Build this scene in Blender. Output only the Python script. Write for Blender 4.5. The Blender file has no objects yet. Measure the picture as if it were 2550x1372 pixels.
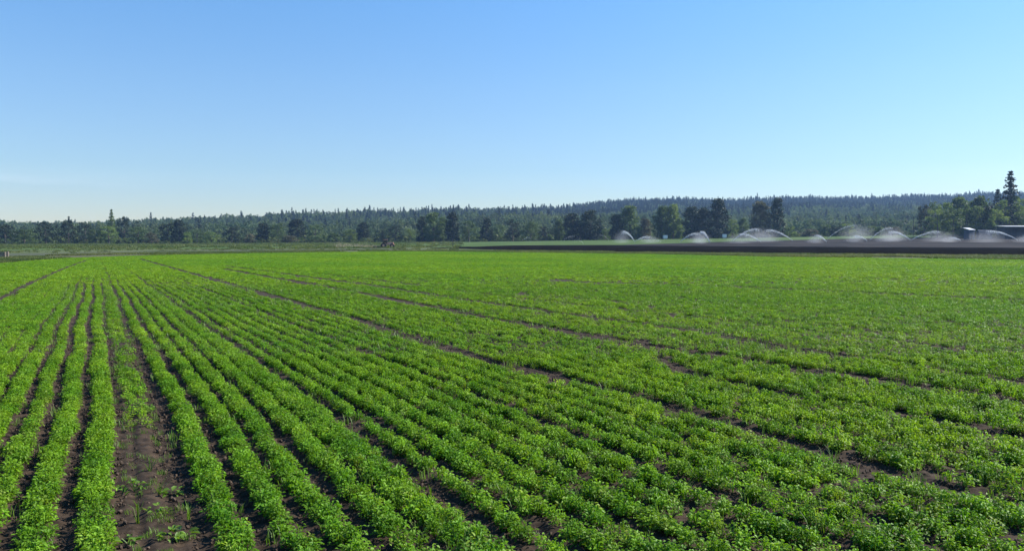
import bpy, bmesh, math, random
import numpy as np
from mathutils import Vector, Matrix, Euler

R = math.radians
rng = np.random.default_rng(7)
random.seed(7)
scene = bpy.context.scene
col = scene.collection

# ------------------------------------------------------------------ camera
CAM_H = 2.6
FPX = 2000.0
HZ = 597.0                                   # row of the horizon in the photograph
PITCH = math.atan((686 - HZ) / FPX)
cam_d = bpy.data.cameras.new('camera')
cam = bpy.data.objects.new('camera', cam_d)
col.objects.link(cam)
cam_d.sensor_width = 36.0
cam_d.lens = 36.0 * FPX / 2550.0
cam_d.clip_start = 0.1
cam_d.clip_end = 9000
cam.location = (0, 0, CAM_H)
cam.rotation_euler = (math.pi / 2 - PITCH, 0, 0)
scene.camera = cam

# ------------------------------------------------------------------ sky and sun
SUN_EL, SUN_AZ = 37.0, 74.0                  # azimuth measured from +Y towards +X
w = bpy.data.worlds.new('World')
scene.world = w
w.use_nodes = True
wn = w.node_tree
bg = wn.nodes['Background']
sky = wn.nodes.new('ShaderNodeTexSky')
sky.sky_type = 'NISHITA'
sky.sun_disc = False
sky.sun_elevation = R(SUN_EL)
sky.sun_rotation = R(SUN_AZ)
sky.altitude = 0
sky.air_density = 1.1
sky.dust_density = 0.1
sky.ozone_density = 3.0
hs = wn.nodes.new('ShaderNodeHueSaturation')
hs.inputs['Saturation'].default_value = 1.35
wn.links.new(sky.outputs[0], hs.inputs['Color'])
# the sky is measured at a few heights above the horizon and its brightness balanced there
gz = wn.nodes.new('ShaderNodeTexCoord'); sx = wn.nodes.new('ShaderNodeSeparateXYZ')
zr_ = wn.nodes.new('ShaderNodeValToRGB'); wn.links.new(gz.outputs['Generated'], sx.inputs[0]); wn.links.new(sx.outputs[2], zr_.inputs[0])
cr_ = zr_.color_ramp
for p_, c_ in ((0.0, (.82, .86, .99)), (.085, (.90, .90, 1.0)), (.183, (1.38, 1.12, 1.13)), (.30, (1.80, 1.34, 1.30)), (1.0, (1.4, 1.1, 1.15))):
    if p_ in (0.0, 1.0): e_ = cr_.elements[0 if p_ == 0 else len(cr_.elements) - 1]
    else: e_ = cr_.elements.new(p_)
    e_.color = tuple(v / 1.8 for v in c_) + (1,)
mu_ = wn.nodes.new('ShaderNodeMix'); mu_.data_type = 'RGBA'; mu_.blend_type = 'MULTIPLY'; mu_.inputs[0].default_value = 1
wn.links.new(hs.outputs[0], mu_.inputs[6]); wn.links.new(zr_.outputs[0], mu_.inputs[7])
# a faint wisp of cloud low on the left
cm_ = wn.nodes.new('ShaderNodeMapping'); cm_.inputs['Scale'].default_value = (2.2, 2.2, 30)
wn.links.new(gz.outputs['Generated'], cm_.inputs[0])
cn_ = wn.nodes.new('ShaderNodeTexNoise'); cn_.inputs['Scale'].default_value = 2.2; cn_.inputs['Detail'].default_value = 5; wn.links.new(cm_.outputs[0], cn_.inputs['Vector'])
def mth(op, a, b):
    n = wn.nodes.new('ShaderNodeMath'); n.operation = op; n.use_clamp = op == 'MULTIPLY'
    for i, v in enumerate((a, b)):
        if isinstance(v, (int, float)): n.inputs[i].default_value = v
        else: wn.links.new(v, n.inputs[i])
    return n.outputs[0]
def band(v, c, wd):
    d = mth('DIVIDE', mth('ABSOLUTE', mth('SUBTRACT', v, c), 0), wd)
    n = wn.nodes.new('ShaderNodeMapRange'); n.interpolation_type = 'SMOOTHSTEP'; n.inputs[3].default_value = 1; n.inputs[4].default_value = 0
    wn.links.new(d, n.inputs[0]); return n.outputs[0]
msk = mth('MULTIPLY', band(sx.outputs[2], .058, .022), band(sx.outputs[0], -.60, .24))
nr_ = wn.nodes.new('ShaderNodeMapRange'); nr_.inputs[1].default_value = .46; nr_.inputs[2].default_value = .7; nr_.inputs[4].default_value = .45
wn.links.new(cn_.outputs[0], nr_.inputs[0])
cx_ = wn.nodes.new('ShaderNodeMix'); cx_.data_type = 'RGBA'; cx_.inputs[7].default_value = (3.6, 4.1, 4.5, 1)
wn.links.new(mth('MULTIPLY', msk, nr_.outputs[0]), cx_.inputs[0]); wn.links.new(mu_.outputs[2], cx_.inputs[6])
wn.links.new(cx_.outputs[2], bg.inputs[0])
bg.inputs[1].default_value = 0.138
sl = bpy.data.lights.new('sun', 'SUN')
sl.energy = 5.0
sl.angle = R(0.55)
sl.color = (1.0, 0.95, 0.87)
so = bpy.data.objects.new('sun', sl)
col.objects.link(so)
sv = Vector((math.cos(R(SUN_EL)) * math.sin(R(SUN_AZ)), math.cos(R(SUN_EL)) * math.cos(R(SUN_AZ)), math.sin(R(SUN_EL))))
so.rotation_euler = (-sv).to_track_quat('-Z', 'Y').to_euler()
so.location = sv * 50 + Vector((0, 0, 30))
scene.view_settings.view_transform = 'Standard'
scene.view_settings.look = 'None'
scene.view_settings.exposure = 0.95
scene.view_settings.gamma = 1.0

# ------------------------------------------------------------------ materials
def nt(name):
    m = bpy.data.materials.new(name)
    m.use_nodes = True
    t = m.node_tree
    return m, t, t.nodes['Principled BSDF']

def ramp_noise(t, c1, c2, scale, detail=4, lo=0.35, hi=0.65, coord='pos', stretch=None):
    n = t.nodes.new('ShaderNodeTexNoise')
    n.inputs['Scale'].default_value = scale
    n.inputs['Detail'].default_value = detail
    g = t.nodes.new('ShaderNodeNewGeometry')
    src = g.outputs['Position']
    if stretch:
        mp = t.nodes.new('ShaderNodeMapping')
        mp.inputs['Scale'].default_value = stretch
        mp.inputs['Rotation'].default_value = (0, 0, 0)
        t.links.new(src, mp.inputs[0])
        src = mp.outputs[0]
    t.links.new(src, n.inputs['Vector'])
    r = t.nodes.new('ShaderNodeValToRGB')
    r.color_ramp.elements[0].position = lo
    r.color_ramp.elements[1].position = hi
    r.color_ramp.elements[0].color = (*c1, 1)
    r.color_ramp.elements[1].color = (*c2, 1)
    t.links.new(n.outputs[0], r.inputs[0])
    return r.outputs[0], n.outputs[0]

def mat_simple(name, c1, c2=None, scale=3.0, rough=0.8, bump=0.0, metal=0.0, spec=0.5, detail=4):
    m, t, b = nt(name)
    if c2 is None:
        c2 = tuple(x * 0.8 for x in c1)
    c, f = ramp_noise(t, c1, c2, scale, detail)
    t.links.new(c, b.inputs['Base Color'])
    b.inputs['Roughness'].default_value = rough
    b.inputs['Metallic'].default_value = metal
    b.inputs['Specular IOR Level'].default_value = spec
    if bump:
        bp = t.nodes.new('ShaderNodeBump')
        bp.inputs['Distance'].default_value = bump
        bp.inputs['Strength'].default_value = 1.0
        t.links.new(f, bp.inputs['Height'])
        t.links.new(bp.outputs[0], b.inputs['Normal'])
    return m

def mat_leaf(name, c1, c2, scale, transl=0.45, rough=0.45, spec=0.5, rnd=0.35, big=None, tint=(1.25, 1.25, 0.55), yellow=None):
    """leaf with light passing through; varies over the ground and from plant to plant"""
    m, t, b = nt(name)
    c, f = ramp_noise(t, c1, c2, scale, 3)
    if big:
        n2 = t.nodes.new('ShaderNodeTexNoise'); n2.inputs['Scale'].default_value = big[0]
        n2.inputs['Detail'].default_value = 3
        g2 = t.nodes.new('ShaderNodeNewGeometry'); t.links.new(g2.outputs['Position'], n2.inputs['Vector'])
        r2 = t.nodes.new('ShaderNodeValToRGB')
        r2.color_ramp.elements[0].position = .38; r2.color_ramp.elements[1].position = .62
        r2.color_ramp.elements[0].color = (1, 1, 1, 1); r2.color_ramp.elements[1].color = (*big[1], 1)
        t.links.new(n2.outputs[0], r2.inputs[0])
        mm = t.nodes.new('ShaderNodeMix'); mm.data_type = 'RGBA'; mm.blend_type = 'MULTIPLY'
        mm.inputs[0].default_value = 1.0
        t.links.new(c, mm.inputs[6]); t.links.new(r2.outputs[0], mm.inputs[7])
        c = mm.outputs[2]
    oi = t.nodes.new('ShaderNodeObjectInfo')
    hsv = t.nodes.new('ShaderNodeHueSaturation')
    mr = t.nodes.new('ShaderNodeMapRange')
    mr.inputs[3].default_value = 1 - rnd
    mr.inputs[4].default_value = 1 + rnd
    t.links.new(oi.outputs['Random'], mr.inputs[0])
    t.links.new(mr.outputs[0], hsv.inputs['Value'])
    if yellow:
        gt = t.nodes.new('ShaderNodeMath'); gt.operation = 'FRACT'
        ml = t.nodes.new('ShaderNodeMath'); ml.operation = 'MULTIPLY'; ml.inputs[1].default_value = 37.0
        t.links.new(oi.outputs['Random'], ml.inputs[0]); t.links.new(ml.outputs[0], gt.inputs[0])
        g3 = t.nodes.new('ShaderNodeMapRange'); g3.inputs[1].default_value = .88; g3.inputs[2].default_value = 1.0; g3.inputs[4].default_value = .7
        t.links.new(gt.outputs[0], g3.inputs[0])
        ym = t.nodes.new('ShaderNodeMix'); ym.data_type = 'RGBA'; ym.inputs[7].default_value = (*yellow, 1)
        t.links.new(g3.outputs[0], ym.inputs[0]); t.links.new(c, ym.inputs[6]); c = ym.outputs[2]
    t.links.new(c, hsv.inputs['Color'])
    t.links.new(hsv.outputs[0], b.inputs['Base Color'])
    b.inputs['Roughness'].default_value = rough
    b.inputs['Specular IOR Level'].default_value = spec
    tr = t.nodes.new('ShaderNodeBsdfTranslucent')
    tm = t.nodes.new('ShaderNodeMix'); tm.data_type = 'RGBA'; tm.blend_type = 'MULTIPLY'
    tm.inputs[0].default_value = 1.0
    t.links.new(hsv.outputs[0], tm.inputs[6]); tm.inputs[7].default_value = (*tint, 1)
    t.links.new(tm.outputs[2], tr.inputs[0])
    mx = t.nodes.new('ShaderNodeMixShader')
    mx.inputs[0].default_value = transl
    t.links.new(b.outputs[0], mx.inputs[1]); t.links.new(tr.outputs[0], mx.inputs[2])
    t.links.new(mx.outputs[0], t.nodes['Material Output'].inputs[0])
    return m

M = {}
M['soil'] = mat_simple('crop_soil', (.021, .0135, .008), (.058, .039, .025), 9, .95, .02, spec=.2, detail=8)
M['clod'] = mat_simple('soil_clod', (.04, .028, .02), (.10, .072, .052), 40, .95, 0, spec=.2)
M['meadow'] = mat_simple('meadow_ground', (.055, .075, .028), (.11, .13, .055), .09, .95, 0, spec=.1, detail=8)
M['wet_soil'] = mat_simple('wet_soil', (.003, .0028, .0026), (.013, .0115, .010), .12, 1.0, 0, spec=.02, detail=8)
for nm_ in ('wet_soil',): M[nm_].node_tree.nodes['Principled BSDF'].inputs['IOR'].default_value = 1.0
M['dry_soil'] = mat_simple('dry_soil', (.014, .012, .011), (.042, .035, .031), .06, .95, 0, spec=.05, detail=8)
M['track'] = mat_simple('track_gravel', (.055, .066, .038), (.09, .098, .065), .25, .95, 0, spec=.1, detail=8)
M['verge'] = mat_simple('verge', (.06, .065, .032), (.11, .11, .06), .3, .95, 0, spec=.1, detail=8)
M['far_green'] = mat_simple('far_field', (.045, .085, .016), (.08, .12, .03), .05, .9, 0, spec=.1, detail=8)
M['hill'] = mat_simple('hill_floor', (.015, .028, .012), (.03, .045, .02), .05, 1, 0, spec=.05)
M['crop'] = mat_leaf('crop_leaf', (.082, .215, .011), (.16, .315, .02), 1.3, .40, .5, .22, .34, big=(.055, (1.45, 1.16, 1.1)), yellow=(.24, .32, .05), tint=(1.3, 1.25, .5))
M['weed'] = mat_leaf('weed_leaf', (.085, .18, .018), (.13, .22, .03), 2.0, .4, .5, .4, .25)
M['meadow_leaf'] = mat_leaf('meadow_leaf', (.06, .10, .025), (.12, .14, .05), .06, .4, .6, .3, .3)
M['bark'] = mat_simple('bark', (.06, .048, .038), (.1, .085, .07), 3, .95, .02)
M['leaf_dark'] = mat_leaf('leaf_dark', (.013, .025, .013), (.026, .044, .018), .25, .2, .6, .3, .15, tint=(1.3, 1.25, .7))
M['leaf_mid'] = mat_leaf('leaf_mid', (.05, .09, .028), (.085, .13, .042), .25, .42, .6, .3, .15, tint=(1.3, 1.25, .7))
M['leaf_light'] = mat_leaf('leaf_light', (.09, .145, .04), (.135, .19, .055), .25, .48, .6, .3, .15, tint=(1.3, 1.25, .7))
M['leaf_brown'] = mat_leaf('leaf_brown', (.075, .082, .045), (.115, .11, .065), .25, .3, .65, .3, .15, tint=(1.3, 1.2, .8))
M['needle'] = mat_leaf('needle', (.014, .028, .018), (.024, .042, .024), .25, .1, .6, .3, .15)
M['forest'] = mat_leaf('forest_leaf', (.055, .095, .04), (.11, .15, .06), .02, .28, .6, .3, .4, tint=(1.3, 1.25, .7))
M['forest_needle'] = mat_leaf('forest_needle', (.012, .026, .02), (.022, .040, .028), .03, .12, .7, .25, .3)
M['white_paint'] = mat_simple('white_paint', (.78, .79, .8), (.7, .71, .72), 2, .35)
M['white_metal'] = mat_simple('white_roof_metal', (.6, .61, .62), (.45, .47, .48), .8, .5)
M['dark_wood'] = mat_simple('dark_boards', (.03, .028, .03), (.05, .045, .045), 1.5, .9)
M['grey_wood'] = mat_simple('grey_weathered_wood', (.12, .10, .085), (.24, .20, .17), 2.5, .9)
M['blue_paint'] = mat_simple('blue_paint', (.045, .055, .075), (.06, .075, .10), 1, .9)
M['blue_tarp'] = mat_simple('blue_tarp', (.02, .032, .055), (.03, .045, .07), 1.2, .9)
M['rubber'] = mat_simple('rubber', (.015, .015, .015), (.03, .028, .025), 4, .9)
M['tractor'] = mat_simple('tractor_paint', (.55, .22, .15), (.6, .38, .29), 1.5, .6)
M['steel'] = mat_simple('steel', (.12, .11, .10), (.2, .18, .16), 4, .6)
M['pipe'] = mat_simple('aluminium_pipe', (.45, .46, .47), (.35, .36, .37), 4, .4, metal=.5)
mg, tg, bgl = nt('dark_glass')
bgl.inputs['Base Color'].default_value = (.02, .025, .03, 1); bgl.inputs['Roughness'].default_value = .08
M['glass'] = mg
mw, tw, bw = nt('water_droplets')
bw.inputs['Base Color'].default_value = (.88, .92, .95, 1); bw.inputs['Roughness'].default_value = .5
trw = tw.nodes.new('ShaderNodeBsdfTranslucent'); trw.inputs[0].default_value = (.88, .92, .97, 1)
mxw = tw.nodes.new('ShaderNodeMixShader'); mxw.inputs[0].default_value = .5
tw.links.new(bw.outputs[0], mxw.inputs[1]); tw.links.new(trw.outputs[0], mxw.inputs[2])
tw.links.new(mxw.outputs[0], tw.nodes['Material Output'].inputs[0])
M['water'] = mw
md, td, bd = nt('dust')
bd.inputs['Base Color'].default_value = (.45, .36, .28, 1); bd.inputs['Roughness'].default_value = 1
M['dust'] = md

# ------------------------------------------------------------------ helpers
def setp(o, label=None, cat=None, group=None, kind=None):
    if label: o['label'] = label
    if cat: o['category'] = cat
    if group: o['group'] = group
    if kind: o['kind'] = kind
    return o

def mesh_np(name, V, F, mats, fm=None, smooth=False):
    """V (n,3); F list of arrays with the same width each, or one array"""
    me = bpy.data.meshes.new(name)
    Fs = F if isinstance(F, list) else [F]
    Fs = [np.asarray(f, dtype=np.int32) for f in Fs if len(f)]
    V = np.asarray(V, dtype=np.float32)
    me.vertices.add(len(V)); me.vertices.foreach_set('co', V.ravel())
    loops = np.concatenate([f.ravel() for f in Fs])
    tot = np.concatenate([np.full(len(f), f.shape[1], dtype=np.int32) for f in Fs])
    start = np.concatenate([[0], np.cumsum(tot)[:-1]]).astype(np.int32)
    me.loops.add(len(loops)); me.loops.foreach_set('vertex_index', loops)
    me.polygons.add(len(tot)); me.polygons.foreach_set('loop_start', start)
    for m in (mats if isinstance(mats, (list, tuple)) else [mats]):
        me.materials.append(m)
    if fm is not None:
        me.polygons.foreach_set('material_index', np.asarray(fm, dtype=np.int32))
    if smooth:
        me.polygons.foreach_set('use_smooth', np.ones(len(tot), dtype=bool))
    me.update(calc_edges=True)
    me.validate()
    return me

def obj(name, me, parent=None, link=True):
    o = bpy.data.objects.new(name, me)
    if link: col.objects.link(o)
    if parent is not None: o.parent = parent
    return o

def empty(name, loc, rz=0.0):
    e = bpy.data.objects.new(name, None)
    col.objects.link(e)
    e.empty_display_size = .3
    e.location = loc; e.rotation_euler = (0, 0, rz)
    return e

class MB:
    """boxes, tubes and prisms collected into one mesh"""
    def __init__(s): s.bm = bmesh.new()
    def box(s, x0, x1, y0, y1, z0, z1, bev=0.0, rot=None):
        r = bmesh.ops.create_cube(s.bm, size=1)
        mt = Matrix.Translation(((x0 + x1) / 2, (y0 + y1) / 2, (z0 + z1) / 2))
        if rot: mt = mt @ Euler(rot).to_matrix().to_4x4()
        mt = mt @ Matrix.Diagonal((x1 - x0, y1 - y0, z1 - z0, 1))
        bmesh.ops.transform(s.bm, matrix=mt, verts=r['verts'])
        if bev:
            ed = list({e for v in r['verts'] for e in v.link_edges})
            bmesh.ops.bevel(s.bm, geom=ed, offset=bev, segments=2, affect='EDGES')
        return s
    def tube(s, p0, p1, r0, r1=None, n=8):
        r1 = r0 if r1 is None else r1
        p0, p1 = Vector(p0), Vector(p1)
        d = p1 - p0
        r = bmesh.ops.create_cone(s.bm, cap_ends=True, segments=n, radius1=r0, radius2=r1, depth=d.length)
        mt = Matrix.Translation((p0 + p1) / 2) @ d.to_track_quat('Z', 'Y').to_matrix().to_4x4()
        bmesh.ops.transform(s.bm, matrix=mt, verts=r['verts'])
        return s
    def prism(s, pts, x0, x1):
        """profile in y,z pulled along x"""
        a = [s.bm.verts.new((x0, y, z)) for y, z in pts]
        b = [s.bm.verts.new((x1, y, z)) for y, z in pts]
        n = len(pts)
        s.bm.faces.new(a[::-1]); s.bm.faces.new(b)
        for i in range(n):
            s.bm.faces.new((a[i], a[(i + 1) % n], b[(i + 1) % n], b[i]))
        return s
    def build(s, name, mat, parent=None, loc=None, smooth=False):
        bmesh.ops.recalc_face_normals(s.bm, faces=s.bm.faces)
        me = bpy.data.meshes.new(name); s.bm.to_mesh(me); s.bm.free()
        me.materials.append(mat)
        if smooth:
            for p in me.polygons: p.use_smooth = True
        o = obj(name, me, parent)
        if loc: o.location = loc
        return o

def hashn(ix, iy, seed=0):
    h = (ix.astype(np.int64) * 374761393 + iy.astype(np.int64) * 668265263 + seed * 974634777) & 0x7fffffff
    h = ((h ^ (h >> 13)) * 1274126177) & 0x7fffffff
    h = h ^ (h >> 16)
    return (h & 0xffff) / 65535.0

def vnoise(x, y, seed=0):
    x = np.asarray(x, float); y = np.asarray(y, float)
    ix = np.floor(x); iy = np.floor(y)
    fx = x - ix; fy = y - iy
    fx = fx * fx * (3 - 2 * fx); fy = fy * fy * (3 - 2 * fy)
    a = hashn(ix, iy, seed); b = hashn(ix + 1, iy, seed)
    c = hashn(ix, iy + 1, seed); d = hashn(ix + 1, iy + 1, seed)
    return (a * (1 - fx) + b * fx) * (1 - fy) + (c * (1 - fx) + d * fx) * fy

def sstep(a, b, x):
    t = np.clip((np.asarray(x, float) - a) / (b - a), 0, 1)
    return t * t * (3 - 2 * t)

# ------------------------------------------------------------------ terrain
U_KEY = (np.array([-400, 0, 400, 900, 1200, 1500, 1800, 2200, 2550, 2950]) - 1275) / 2000.0
RISE = np.array([0, 0, 0, .6, 1.2, 2.2, 3.2, 4.8, 6.0, 6.5])
RX = (np.array([-400, 0, 200, 400, 600, 700, 900, 1000, 1200, 1400, 1450, 1550, 1700, 1850, 2000, 2100, 2250, 2400, 2550, 2950]) - 1275) / 2000.0
RY = np.array([552, 553, 550, 539, 534, 527, 520, 519, 516, 513, 507, 497, 494, 494, 492, 493, 489, 483, 480, 474.])
DX = (np.array([-400, 300, 800, 1300, 1600, 2550, 2950]) - 1275) / 2000.0
DD = np.array([950, 980, 1150, 1400, 1750, 1900, 1900.])

def terrain(X, Y):
    X = np.asarray(X, float); Y = np.asarray(Y, float)
    u = np.clip(X / np.maximum(Y, 120.0), -.8, .8)
    A = np.interp(u, U_KEY, RISE)
    z = A * sstep(300, 470, Y)
    D = np.interp(u, DX, DD)
    zr = CAM_H + (HZ - np.interp(u, RX, RY)) / FPX * D - 15.0
    F = 590 + 0 * u
    s = np.clip((Y - F) / (D - F), 0, 1)
    hill = (zr - A) * (s ** 1.15) * (1 - .12 * np.sin(s * math.pi))
    bump = (vnoise(X / 140, Y / 140, 3) - .5) * 14 + (vnoise(X / 60, Y / 60, 4) - .5) * 5
    hill = hill + bump * np.sin(np.clip(s, 0, 1) * math.pi) * .8
    hill = np.where(Y > D, zr - A - (Y - D) * .03, hill)
    return z + np.where(Y > F, hill, 0)

def px(xp, Y, z=None):
    """the ground point seen at photograph column xp, Y metres out"""
    X = (xp - 1275) / FPX * Y
    return X, Y

# ground sheet in one piece: valley floor and the wooded hills as its far end
yr = np.concatenate([[-400, -100, -20], np.arange(0, 280, 10), np.arange(280, 600, 8), np.arange(600, 2100, 12), [2200, 2400, 2700]])
us = np.linspace(-1, 1, 321)
YY, UU = np.meshgrid(yr, us, indexing='ij')
WW = np.clip(np.maximum(480, YY * 1.0), 0, 2500)
XX = UU * WW
ZZ = terrain(XX, YY)
def grid_faces(nr, nc):
    i = np.arange(nr * nc).reshape(nr, nc)
    return np.stack([i[:-1, :-1], i[:-1, 1:], i[1:, 1:], i[1:, :-1]], -1).reshape(-1, 4)
F = grid_faces(*YY.shape)
V = np.stack([XX, YY, ZZ], -1).reshape(-1, 3)
yc = V[F].mean(1)[:, 1]
low = yc < 600
def sub(name, sel, mat, label):
    f = F[sel]; used = np.unique(f); mp = np.zeros(len(V), int); mp[used] = np.arange(len(used))
    o = obj(name, mesh_np(name, V[used], mp[f], mat, smooth=True))
    setp(o, label, None, None, 'structure')
    return o
sub('ground', low, M['meadow'], 'flat grassy valley floor around the crop field')
sub('hills', ~low, M['hill'], 'long low hills rising behind the valley')

def sheet(name, rows, mat, label, off=.02, n=60, m=14):
    """rows: (photo column, near distance, far distance)"""
    rows = np.array(rows, float)
    t = np.linspace(0, 1, n)
    xs = rows[0, 0] + (rows[-1, 0] - rows[0, 0]) * t
    yn = np.interp(xs, rows[:, 0], rows[:, 1]); yf = np.interp(xs, rows[:, 0], rows[:, 2])
    s = np.linspace(0, 1, m)[:, None]
    Y = yn * (1 - s) + yf * s
    X = (xs - 1275) / FPX * Y
    Z = terrain(X, Y) + off + np.where(Y > 290, .12, 0)
    o = obj(name, mesh_np(name, np.stack([X, Y, Z], -1).reshape(-1, 3), grid_faces(m, n), mat, smooth=True))
    setp(o, label, None, None, 'structure')
    return o

def dist(y): return CAM_H * FPX / (y - HZ)
# field edge (photo column -> distance)
EX = np.array([-900, 0, 160, 300, 640, 1000, 1280, 1600, 1910, 2550, 3300])
EY = np.array([78, 86, 110, 124, 152, 176, 160, 142, 119, 102, 88.])
def field_far(X, Y):
    xp = 1275 + X / np.maximum(Y, 1) * FPX
    return np.interp(xp, EX, EY)

sheet('dirt_road', [(-700, 112, 118), (0, 122, 146), (160, 136, 158), (300, 150, 172), (640, 185, 205), (1000, 215, 235)], M['track'], 'pale gravel farm track beyond the crop field', .03)
sheet('bare_ground', [(-500, 84, 105), (0, 92, 114), (40, 98, 112)], M['track'], 'pale trodden ground by the field corner', .05)
sheet('grass_verge', [(-800, 84, 120), (0, 88, 128), (160, 112, 140), (640, 160, 184), (1000, 180, 214), (1280, 162, 200), (1600, 144, 176), (1910, 120, 152), (2550, 103, 134), (3000, 94, 124)], M['verge'], 'strip of weedy grass round the field edge', .015)
sheet('plowed_field', [(1080, 250, 262), (1280, 196, 330), (1500, 172, 335), (1910, 150, 330), (2550, 132, 300), (3100, 118, 290)], M['wet_soil'], 'dark freshly watered ploughed soil strip', .04, m=30)
sheet('dry_field', [(1560, 320, 338), (1800, 300, 378), (2100, 275, 402), (2550, 250, 408), (3100, 245, 408)], M['dry_soil'], 'paler bare soil under the sprinklers', .10, m=30)
sheet('far_field', [(-300, 190, 330), (0, 200, 340), (500, 230, 380), (900, 250, 430), (1100, 275, 470), (1500, 320, 480), (1800, 330, 500), (2100, 350, 520), (2350, 370, 520)], M['far_green'], 'light green far field in front of the trees', .012, m=24)

# ------------------------------------------------------------------ crop rows
K = .53                                       # rows run along x = c - K*y, fanning out slightly
def rowc(X, Y):
    c0 = X + K * Y
    return c0 - np.interp(c0, [-6, 1.2, 3.5, 8.6, 13, 22], [.016, .014, 0, -.007, -.012, -.045]) * Y

FUR = []                                      # (offset c, half width, strength near, strength far)
c = -.75; n = 0
while c > -30:
    n += 1
    FUR.append((c, .095 if n < 3 else .07, .95 if n < 4 else .5, .05)); c -= .42 if n == 1 else .445
FUR += [(-.28, .095, .95, .05), (.20, .085, .9, .1), (.85, .115, 1, .8), (1.40, .11, 1, .4), (1.88, .085, .9, .2), (2.35, .095, .95, .3), (2.8, .07, .7, .1),
        (3.48, .13, 1, .5), (3.92, .09, .95, .2), (4.36, .08, .75, .15), (4.8, .085, .9, .2), (5.25, .085, .9, .2), (5.7, .085, .9, .2),
        (6.22, .125, .95, .3), (6.7, .085, .9, .2), (7.15, .085, .9, .2), (7.6, .085, .9, .2), (8.05, .085, .9, .2)]
c = 8.9
while c < 95:
    FUR.append((c, .085, .9 if c < 22 else .8, .2)); c += .445
FUR += [(10.2, .08, .6, .1), (23.0, .11, .6, .3), (27.5, .11, .5, .2)]
FUR = np.array(FUR)

def g_at(x, y, z=.06):
    """ground point under a photograph pixel"""
    dx = (x - 1275) / FPX; dy = (686 - y) / FPX
    Yd = math.cos(PITCH) + dy * math.sin(PITCH); Zd = -math.sin(PITCH) + dy * math.cos(PITCH)
    t = (CAM_H - z) / -Zd
    return dx * t, Yd * t
# wheel tracks traced on the ground: points, half width, strength
TRACKS = []
for pts, hw, st in [
    ([(350, 645), (600, 715), (860, 790), (1140, 880), (1540, 985), (1900, 1090), (2200, 1180), (2530, 1260), (2800, 1330)], .20, 1.0),
    ([(560, 653), (640, 663), (900, 693), (1250, 737), (1800, 800), (2150, 842), (2550, 900)], .16, .8),
    ([(560, 662), (640, 672), (900, 707), (1400, 783), (1800, 838), (2070, 917 - 30), (2550, 960)], .23, .95),
    ([(560, 670), (640, 684), (900, 729), (1150, 781), (1400, 829), (1800, 893), (2070, 935), (2550, 1005)], .24, 1.0),
    ([(1700, 940), (1900, 975), (2189, 1027), (2533, 1096), (2800, 1145)], .16, .85),
    ([(1400, 700), (1860, 715), (2250, 733), (2550, 747), (2900, 762)], .36, 1.0),
    ([(1300, 735), (1880, 772), (2250, 800), (2550, 822)], .16, .7),
    ([(1500, 672), (2100, 690), (2550, 704), (2900, 715)], .22, .6),
    ([(-200, 835), (0, 745), (60, 712), (150, 672), (215, 648)], .17, .95),
    ([(600, 648), (900, 660), (1300, 683), (1700, 704)], .2, .35)]:
    q = np.array([g_at(*p) for p in pts]); q = q[np.argsort(q[:, 1])]
    TRACKS.append((q, hw, st))

def wig(Y):
    return .04 * np.sin(Y * .31) + .03 * np.sin(Y * .83 + 1.3)

def furrow(X, Y):
    """1 in the bottom of a furrow, 0 on a row"""
    cw = rowc(X, Y) + wig(Y)
    f = np.zeros_like(cw)
    far = sstep(44, 66, Y)
    for k, (c0, hw, sn, sf) in enumerate(FUR):
        near_m = np.abs(cw - c0) < hw * 3.2 + .05
        if not near_m.any(): continue
        yy = Y[near_m]; d = (cw[near_m] - c0)
        st = sn * (1 - far[near_m]) + sf * far[near_m]
        g = vnoise(yy * (1.1 if sn < .8 else .6) + k * 17.3, np.full_like(yy, k * 3.7), 5)
        g = np.clip(.35 + 1.3 * g, 0, 1.1) if sn < .8 else (np.clip(.6 + .75 * g, 0, 1) if c0 > 4.6 else np.clip(.75 + .5 * g, 0, 1))
        wid = hw * 1.1 * (.8 + .5 * vnoise(yy * 2.3, np.full_like(yy, k * 1.9), 6)) * (1 + .006 * np.minimum(yy, 60))
        v = st * g * np.exp(-(d / wid) ** 2)
        f[near_m] = np.maximum(f[near_m], v)
    for k, (q, hw, st) in enumerate(TRACKS):
        sl = np.gradient(q[:, 0], q[:, 1]); sl = np.interp(Y, q[:, 1], sl)
        d = np.abs(X - np.interp(Y, q[:, 1], q[:, 0]) + .05 * np.sin(Y * .9 + k)) / np.sqrt(1 + sl ** 2)
        g = np.clip(st * (.85 + .45 * vnoise(X * .7 + k * 9, Y * .7, 7)), 0, 1) * sstep(q[0, 1] - 1.5, q[0, 1], Y) * (1 - sstep(q[-1, 1], q[-1, 1] + 4, Y))
        wid = hw * (.8 + .5 * vnoise(X * 2.1, Y * 2.1 + k, 6)) * (1 + .004 * Y)
        f = np.maximum(f, g * np.exp(-(d / wid) ** 2))
    return f

def bare(X, Y):
    """the poorly grown bed"""
    cw = rowc(X, Y) + wig(Y)
    b = sstep(.18, .27, cw) * (1 - sstep(.74, .85, cw))
    return b * (1 - .14 * sstep(9, 13, Y) - .38 * sstep(14, 34, Y) - .43 * sstep(48, 60, Y))

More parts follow.
